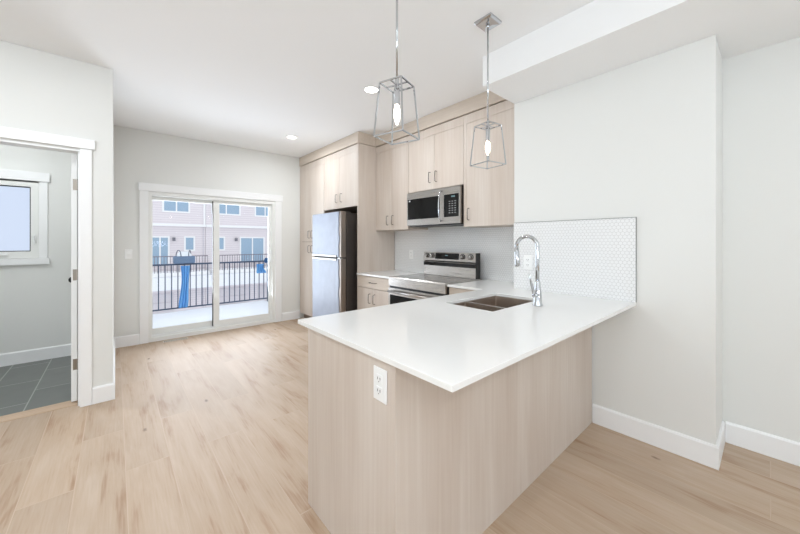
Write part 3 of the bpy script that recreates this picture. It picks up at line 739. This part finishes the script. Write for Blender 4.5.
for yy in (2.775, 2.69, 2.235, 2.125):
    c_ = on_panel(yy, 1.152)
    kb = B(); lathe(kb, c_, [(0.028, 0.001), (0.028, -0.004), (0.022, -0.006), (0.020, -0.03), (0.015, -0.033), (0.001, -0.033)], 22, 'X')
    kk = obj('control_knob', kb, 'nickel', bk, smooth=False)
    obj('knob_ring', lathe(B(), c_, [(0.028, 0.002), (0.028, -0.004), (0.036, -0.004), (0.036, 0.002)], 24, 'X', cap=False), 'black', kk)
obj('guard_slot', cbox(2.872, 2.8895, GY0 + 0.01, GY1 - 0.005, 1.038, 1.080), 'blackglass', bk)

# --- microwave
XM, MY0, MY1, MZ0, MZ1 = 2.656, 2.094, 2.902, 1.503, 1.903
p = thing('microwave_oven', 'stainless over-the-range microwave with black window, curved handle and keypad', 'microwave', (2.85, 2.5, MZ0))
obj('body', cbox(XM + 0.03, XK - 0.012, MY0 + 0.002, MY1 - 0.002, MZ0 + 0.012, MZ1), 'darkgrey', p)
obj('bottom_vent', cbox(XM + 0.035, XK - 0.02, MY0 + 0.01, MY1 - 0.01, MZ0, MZ0 + 0.0115), 'black', p)
YS = 2.318   # split between door and control side
md = obj('door', cells(B(), [YS + 0.001, YS + 0.055, MY1 - 0.012, MY1], [MZ0 + 0.012, MZ0 + 0.082, MZ1 - 0.078, MZ1 - 0.003], lambda i, j: not (i == 1 and j == 1), XM, XM + 0.0295, 'YZ'), 'steel', p)
obj('window', cbox(XM + 0.002, XM + 0.02, YS + 0.054, MY1 - 0.011, MZ0 + 0.081, MZ1 - 0.077), 'blackglass', md)
obj('badge', cbox(XM - 0.0006, XM + 0.0015, 2.845, 2.868, MZ1 - 0.106, MZ1 - 0.090), 'plate', md, label='small white sticker in the window corner')
mh = B(); hp = []
for k in range(11):
    t = k / 10; hp.append((XM - 0.012 - 0.038 * math.sin(math.pi * t) ** 0.6, YS + 0.03, MZ0 + 0.035 + (MZ1 - MZ0 - 0.06) * t))
tube(mh, hp, 0.0075, 12)
for zz in (MZ0 + 0.045, MZ1 - 0.035): tube(mh, [(XM, YS + 0.03, zz), (XM - 0.022, YS + 0.03, zz)], 0.008, 10)
obj('handle', mh, 'chrome', md, smooth=True)
cp = obj('control_side', cells(B(), [MY0, MY0 + 0.02, YS - 0.004, YS], [MZ0 + 0.012, MZ0 + 0.082, MZ1 - 0.078, MZ1 - 0.003], lambda i, j: not (i == 1 and j == 1), XM, XM + 0.0295, 'YZ'), 'steel', p)
kp = obj('keypad_panel', cbox(XM + 0.0015, XM + 0.02, MY0 + 0.0195, YS - 0.0035, MZ0 + 0.0815, MZ1 - 0.0775), 'blackglass', cp)
obj('display', cbox(XM + 0.0005, XM + 0.0014, 2.165, 2.215, MZ1 - 0.112, MZ1 - 0.096), 'display', kp)
for r_ in range(6):
    for c_ in range(3):
        y = 2.150 + c_ * 0.038; z = MZ1 - 0.155 - r_ * 0.024
        obj('key', cbox(XM + 0.0008, XM + 0.0014, y, y + 0.022, z - 0.005, z + 0.005), 'grey', kp)

# ================================================================== LIGHT FITTINGS
def pendant(name_label, x, y, rot):
    q = thing('pendant_light', name_label, 'pendant light', (x, y, 0), 'lantern pendants over the peninsula')
    def T(bm): return bm
    # canopy
    cb_ = B(); s_ = 0.064
    prof = [(s_, ZC - 0.0005), (s_, ZC - 0.012), (s_ - 0.008, ZC - 0.022), (0.02, ZC - 0.024)]
    rings = [[cb_.verts.new((x + sx * a, y + sy * a, z)) for sx, sy in ((-1, -1), (1, -1), (1, 1), (-1, 1))] for a, z in prof]
    for i in range(3):
        for k in range(4): cb_.faces.new([rings[i][k], rings[i][(k + 1) % 4], rings[i + 1][(k + 1) % 4], rings[i + 1][k]])
    cb_.faces.new(rings[0][::-1]); cb_.faces.new(rings[-1])
    obj('canopy', cb_, 'chrome', q, bevel=0.002)
    zt, zb = 2.083, 1.826; ht, hb_ = 0.060, 0.080
    rd = B(); tube(rd, [(x, y, ZC - 0.024), (x, y, zt + 0.03)], 0.0055, 12); lathe(rd, (x, y, 0), [(0.012, ZC - 0.045), (0.012, ZC - 0.0245)], 16)
    obj('rod', rd, 'chrome', q, smooth=True)
    R = Matrix.Rotation(rot, 3, 'Z')
    def c(a, sx, sy, z): v = R @ Vector((sx * a, sy * a, 0)); return (x + v.x, y + v.y, z)
    corners = ((-1, -1), (1, -1), (1, 1), (-1, 1))
    def sqtube(bm, a, b, r=0.0042): tube(bm, [a, b], r, 4)
    tf = B()
    for k in range(4): sqtube(tf, c(ht, *corners[k], zt), c(ht, *corners[(k + 1) % 4], zt))
    sqtube(tf, c(ht, -1, 0, zt), c(ht, 1, 0, zt)); sqtube(tf, c(ht, 0, -1, zt), c(ht, 0, 1, zt))
    obj('top_frame', tf, 'chrome', q)
    bf = B()
    for k in range(4): sqtube(bf, c(hb_, *corners[k], zb), c(hb_, *corners[(k + 1) % 4], zb))
    obj('bottom_frame', bf, 'chrome', q)
    for k in range(4):
        lb = B(); sqtube(lb, c(ht, *corners[k], zt), c(hb_, *corners[k], zb)); obj('corner_bar', lb, 'chrome', q)
    sk = B(); lathe(sk, (x, y, 0), [(0.006, zt + 0.035), (0.010, zt + 0.03), (0.010, zt - 0.005), (0.0145, zt - 0.01), (0.0145, zt - 0.095), (0.011, zt - 0.098)], 18)
    obj('socket', sk, 'chrome', q, smooth=False)
    bu = B(); lathe(bu, (x, y, 0), [(0.008, zt - 0.099), (0.013, zt - 0.115), (0.0165, zt - 0.135), (0.016, zt - 0.15), (0.011, zt - 0.175), (0.004, zt - 0.193), (0.0005, zt - 0.195)], 18)
    b_ = obj('bulb', bu, 'bulb', q, smooth=True)
    return q
pendant('chrome open lantern pendant hanging over the near corner of the peninsula', 1.027, 1.194, math.radians(17.5))
pendant('chrome open lantern pendant hanging in front of the wall cabinets near the sink', 1.842, 1.225, math.radians(-9))

def downlight(label, x, y, power=None):
    q = thing('recessed_downlight', label, 'ceiling light', (x, y, ZC), 'round recessed ceiling lights')
    obj('trim_ring', lathe(B(), (x, y, 0), [(0.062, ZC - 0.0005), (0.08, ZC - 0.0005), (0.08, ZC - 0.004), (0.074, ZC - 0.007), (0.062, ZC - 0.007)], 32, cap=False), 'trim', q, smooth=False)
    obj('lens', lathe(B(), (x, y, 0), [(0.062, ZC - 0.001), (0.062, ZC - 0.005)], 32), 'lens', q)
    l = bpy.data.lights.new('downlight_beam', 'AREA'); l.shape = 'DISK'; l.size = 0.12; l.energy = power or DOWN; l.color = (0.90, 0.95, 1.0)
    lo = bpy.data.objects.new('downlight_beam', l); COL.objects.link(lo); lo.location = (0, 0, -0.012); lo.parent = q
downlight('recessed round ceiling light further back near the tall pantry corner', 1.836, 4.361)
downlight('recessed round ceiling light beside the upper part of the nearer pendant', 1.83, 2.50)
for (lb, x, y) in (('recessed round ceiling light before the bathroom doorway', -0.6, 2.5), ('recessed round ceiling light above the living area, sliding door side', -0.6, 0.2),
                   ('recessed round ceiling light above the living area, recess side', 1.2, -1.6), ('recessed round ceiling light above the living area, rear window side', -1.6, -1.8)):
    downlight(lb, x, y)

downlight('unseen ceiling light added to brighten the grey tiled bathroom', -1.0, 4.4, BATH_FILL)  # added lamp, hidden above the doorway, lifts the dark bathroom
# --- floor register
q = thing('floor_register', 'small beige slotted floor register in front of the sliding door', 'vent', (0.61, 5.29, 0))
obj('plate', cells(B(), [0.47] + [0.482 + 0.0185 * i + d for i in range(14) for d in (0, 0.011)] + [0.75], [5.225, 5.235, 5.27, 5.276, 5.311, 5.32],
    lambda i, j: not (i % 2 == 1 and j in (1, 3)), 0.0005, 0.004), 'beige', q)
obj('duct', cbox(0.478, 0.742, 5.23, 5.316, 0.0002, 0.0012), 'black', q)

# ================================================================== OUTSIDE
struct('deck_floor', cbox(-1.6, 2.9, YK + 0.175, 7.72, -0.16, -0.06), mat('deck_board', (150, 140, 130), 0.8))
def snow_bm(x0, x1, y0, y1, z0, zt, nx, ny, amp, seed):
    bm = B(); T_ = []; 
    for j in range(ny + 1):
        r_ = []
        for i in range(nx + 1):
            x = x0 + (x1 - x0) * i / nx; y = y0 + (y1 - y0) * j / ny
            e_ = min(i, nx - i, j, ny - j); k = min(1, e_ / 2)
            r_.append(bm.verts.new((x, y, z0 + (zt - z0) * (0.35 + 0.65 * k) + amp * mnoise.noise(Vector((x * 1.3 + seed, y * 1.3, 0))) * k)))
        T_.append(r_)
    for j in range(ny):
        for i in range(nx): bm.faces.new([T_[j][i], T_[j][i + 1], T_[j + 1][i + 1], T_[j + 1][i]])
    lo_ = [[bm.verts.new((v.co.x, v.co.y, z0)) if (j in (0, ny) or i in (0, nx)) else None for i, v in enumerate(r)] for j, r in enumerate(T_)]
    for i in range(nx):
        bm.faces.new([lo_[0][i], lo_[0][i + 1], T_[0][i + 1], T_[0][i]]); bm.faces.new([T_[ny][i], T_[ny][i + 1], lo_[ny][i + 1], lo_[ny][i]])
    for j in range(ny):
        bm.faces.new([T_[j][0], T_[j + 1][0], lo_[j + 1][0], lo_[j][0]]); bm.faces.new([lo_[j][nx], lo_[j + 1][nx], T_[j + 1][nx], T_[j][nx]])
    return bm
tag(obj('deck_snow', snow_bm(-1.44, 2.60, YK + 0.18, 7.56, -0.058, 0.01, 60, 30, 0.03, 3), 'snow', smooth=True),
    'smooth white snow covering the deck outside the sliding door', 'snow', kind='stuff')
q = thing('deck_railing', 'dark metal deck railing with upright balusters on the snowy deck outside the glass', 'railing', (0.6, 7.6, -0.06))
obj('top_rail', cbox(-1.5, 2.66, 7.575, 7.625, 0.865, 0.897), 'rail', q, bevel=0.004)
obj('bottom_rail', cbox(-1.5, 2.66, 7.585, 7.615, 0.02, 0.045), 'rail', q)
x = -1.42; n_ = 0
while x < 2.60:
    obj('baluster', cbox(x - 0.008, x + 0.008, 7.592, 7.608, 0.045, 0.866), 'rail', q); x += 0.1015
for xx in (-1.5, 2.64): obj('post', cbox(xx - 0.025, xx + 0.025, 7.575, 7.625, -0.06, 0.93 if xx > 0 else 0.9), 'rail', q)
obj('return_rail', cbox(2.62, 2.66, 5.60, 7.575, 0.865, 0.897), 'rail', q)
y = 5.7
while y < 7.5:
    obj('baluster', cbox(2.632, 2.648, y - 0.008, y + 0.008, -0.05, 0.866), 'rail', q); y += 0.12
pc = B(); lathe(pc, (2.57, 7.52, 0.90), [(0.001, -0.06), (0.035, -0.055), (0.05, -0.02), (0.05, 0.02), (0.03, 0.055), (0.001, 0.06)], 16)
obj('post_cap', pc, mat('navy_rail_end', (40, 84, 130), 0.5), q, smooth=True)
# blue sheet hanging down from the rail, bundled
def cloth(x0, x1, ztop, zbot, y, seed, flare=0.0):
    bm = B(); nx, nz = 24, 40; V = []
    for j in range(nz + 1):
        t = j / nz; r_ = []
        for i in range(nx + 1):
            s_ = i / nx - 0.5
            wd = (x1 - x0) * (1 - 0.22 * math.sin(math.pi * min(1, t * 1.2))) * (1 + flare * t)
            r_.append(bm.verts.new(((x0 + x1) / 2 + s_ * wd + 0.02 * math.sin(t * 3 + seed), y - 0.03 - 0.02 * math.sin(s_ * 22 + seed) - 0.01 * math.sin(s_ * 9 + t * 5), ztop + (zbot - ztop) * t)))
        V.append(r_)
    for j in range(nz):
        for i in range(nx): bm.faces.new([V[j][i], V[j][i + 1], V[j + 1][i + 1], V[j + 1][i]])
    return bm
o = tag(obj('blue_sheet', cloth(0.93, 1.09, 0.855, 0.04, 7.565, 1), 'blue', smooth=True), 'bright blue plastic sheet hanging down the deck railing below the snowy box', 'plastic sheet')
o.modifiers.new('t', 'SOLIDIFY').thickness = 0.004
o = tag(obj('blue_sheet', cloth(2.38, 2.53, 0.825, 0.62, 7.565, 4, 0.3), 'blue', smooth=True), 'small blue plastic sheet tied to the end post of the deck railing', 'plastic sheet')
o.modifiers.new('t', 'SOLIDIFY').thickness = 0.004
q = thing('rail_box', 'blue grey box with snow on top resting on the deck railing', 'box', (1.01, 7.6, 0.898))
obj('box_body', cbox(0.84, 1.19, 7.50, 7.70, 0.899, 1.04), 'bluegrey', q, bevel=0.02)
sc = B(); 
cap = snow_bm(0.90, 1.13, 7.52, 7.68, 1.035, 1.125, 12, 8, 0.01, 5)
obj('snow_cap', cap, 'snow', q, smooth=True)
for xx in (0.895, 1.14):
    hb = B(); pts = [(xx + (0.05 if xx < 1 else -0.05) * (1 - math.cos(a)) * 0.6, 7.60 + 0.085 * math.cos(a), 1.035 + 0.12 * math.sin(a)) for a in [math.pi * k / 12 for k in range(13)]]
    tube(hb, pts, 0.007, 8); obj('wire_handle', hb, 'rail', q, smooth=True)

# ---- opposite town houses, a real street width away
YH = 27.0; ZF = -0.65
def ext_window(root, x0, x1, z0, z1, slider=False, t=0.10):
    f = obj('window', cells(B(), [x0, x0 + t, x1 - t, x1], [z0, z0 + t, z1 - t, z1], lambda i, j: not (i == 1 and j == 1), YH - 0.06, YH - 0.001, 'XZ'), 'exttrim', root)
    obj('pane', cbox(x0 + t, x1 - t, YH - 0.02, YH - 0.002, z0 + t, z1 - t), 'extglass', f)
    if slider: obj('mullion', cbox((x0 + x1) / 2 - 0.04, (x0 + x1) / 2 + 0.04, YH - 0.05, YH - 0.021, z0 + t, z1 - t), 'exttrim', f)
def XH(u, Y=YH):
    a = (u - 400) / F_PX; s_, c_ = math.sin(YAW), math.cos(YAW)
    return Y * (s_ + a * c_) / (c_ - a * s_)
def ZH(u, v, Y=YH):
    a = (u - 400) / F_PX; d = Y / (math.cos(YAW) - a * math.sin(YAW)); return CAM_H + (HOR - v) * d / F_PX
def house(label, x0, x1, wallm, wins, sliders, small, lamps):
    r = thing('town_house', label, 'building', ((x0 + x1) / 2, YH, -6))
    obj('wall', cbox(x0, x1, YH, YH + 6, -6, 6.2), wallm, r)
    obj('belt_trim', cbox(x0, x1, YH - 0.35, YH - 0.001, ZH(180, 226.4), ZH(180, 224.0)), 'exttrim', r)
    rf = extrude_profile(B(), [(YH - 0.6, 6.2), (YH + 6.4, 6.2), (YH + 2.9, 8.2)], x0, x1, 'X')
    obj('roof', rf, 'snow', r)
    for (a, b_) in wins: ext_window(r, a, b_, ZH(180, 212.8), ZH(180, 212.8) + 1.5, True)
    for (a, b_) in sliders: ext_window(r, a, b_, ZF + 0.35, ZH(180, 236.3), True)
    for (a, b_) in small: ext_window(r, a, b_, ZH(190, 251), ZH(190, 236.3))
    for a in lamps: obj('wall_lantern', cbox(a - 0.08, a + 0.08, YH - 0.16, YH - 0.001, ZH(174, 241), ZH(174, 237.5)), 'lampgrey', r)
    # balcony
    obj('balcony', cbox(x0 + 0.1, x1 - 0.1, YH - 1.9, YH - 0.36, ZF - 0.25, ZF), 'exttrim', r)
    obj('snow_ledge', cbox(x0 + 0.02, x1 - 0.02, YH - 2.2, YH - 0.37, -1.72, ZF - 0.26), 'snow', r)
    return r
xa, xb, xc = XH(205.6), XH(118), XH(330)
h1 = house('pale mauve sided town house seen through the fixed pane of the sliding door', xb, xa - 0.01, 'siding',
           [(XH(162.2), XH(190))], [(XH(150), XH(169.6))], [(XH(184), XH(195))], [XH(173.8)])
h2 = house('pale mauve sided town house seen through the sliding pane of the sliding door', xa + 0.01, xc, 'siding',
           [(XH(211), XH(240.5)), (XH(254.5), XH(275))], [(XH(239.5), XH(264.5))], [(XH(214), XH(225))], [XH(236)])
obj('corner_board', cbox(xa - 0.14, xa - 0.02, YH - 0.08, YH - 0.001, ZH(180, 224), 6.2), 'exttrim', h1)
obj('side_bay', cbox(XH(203), xa - 0.15, YH - 0.05, YH - 0.001, -6, ZH(180, 226.6)), 'siding2', h1)
for (hh, a, b_) in ((h1, xb + 0.1, xa - 0.2), (h2, xa + 0.2, xc - 0.1)):
    yb = YH - 1.85; x = a
    rl = obj('balcony_rail', cbox(a, b_, yb - 0.02, yb + 0.02, 0.36, 0.41), 'extrail', hh)
    bb = B()
    while x < b_: box(bb, x - 0.012, x + 0.012, yb - 0.012, yb + 0.012, ZF, 0.36); x += 0.16
    obj('balcony_balusters', bb, 'extrail', hh)
    # garage doors below
    x = a + 0.3
    while x + 2.6 < b_:
        gd = obj('garage_door', cells(B(), [x, x + 2.5], [-4.6, -4.0, -3.97, -3.4, -3.37, -2.8, -2.77, -2.2], lambda i, j: j % 2 == 0, YH - 0.05, YH - 0.001, 'XZ'), 'garage', hh)
        x += 3.1
struct('ground_snow', cbox(-30, 60, 7.9, 60, -6.2, -6.0), 'snow')
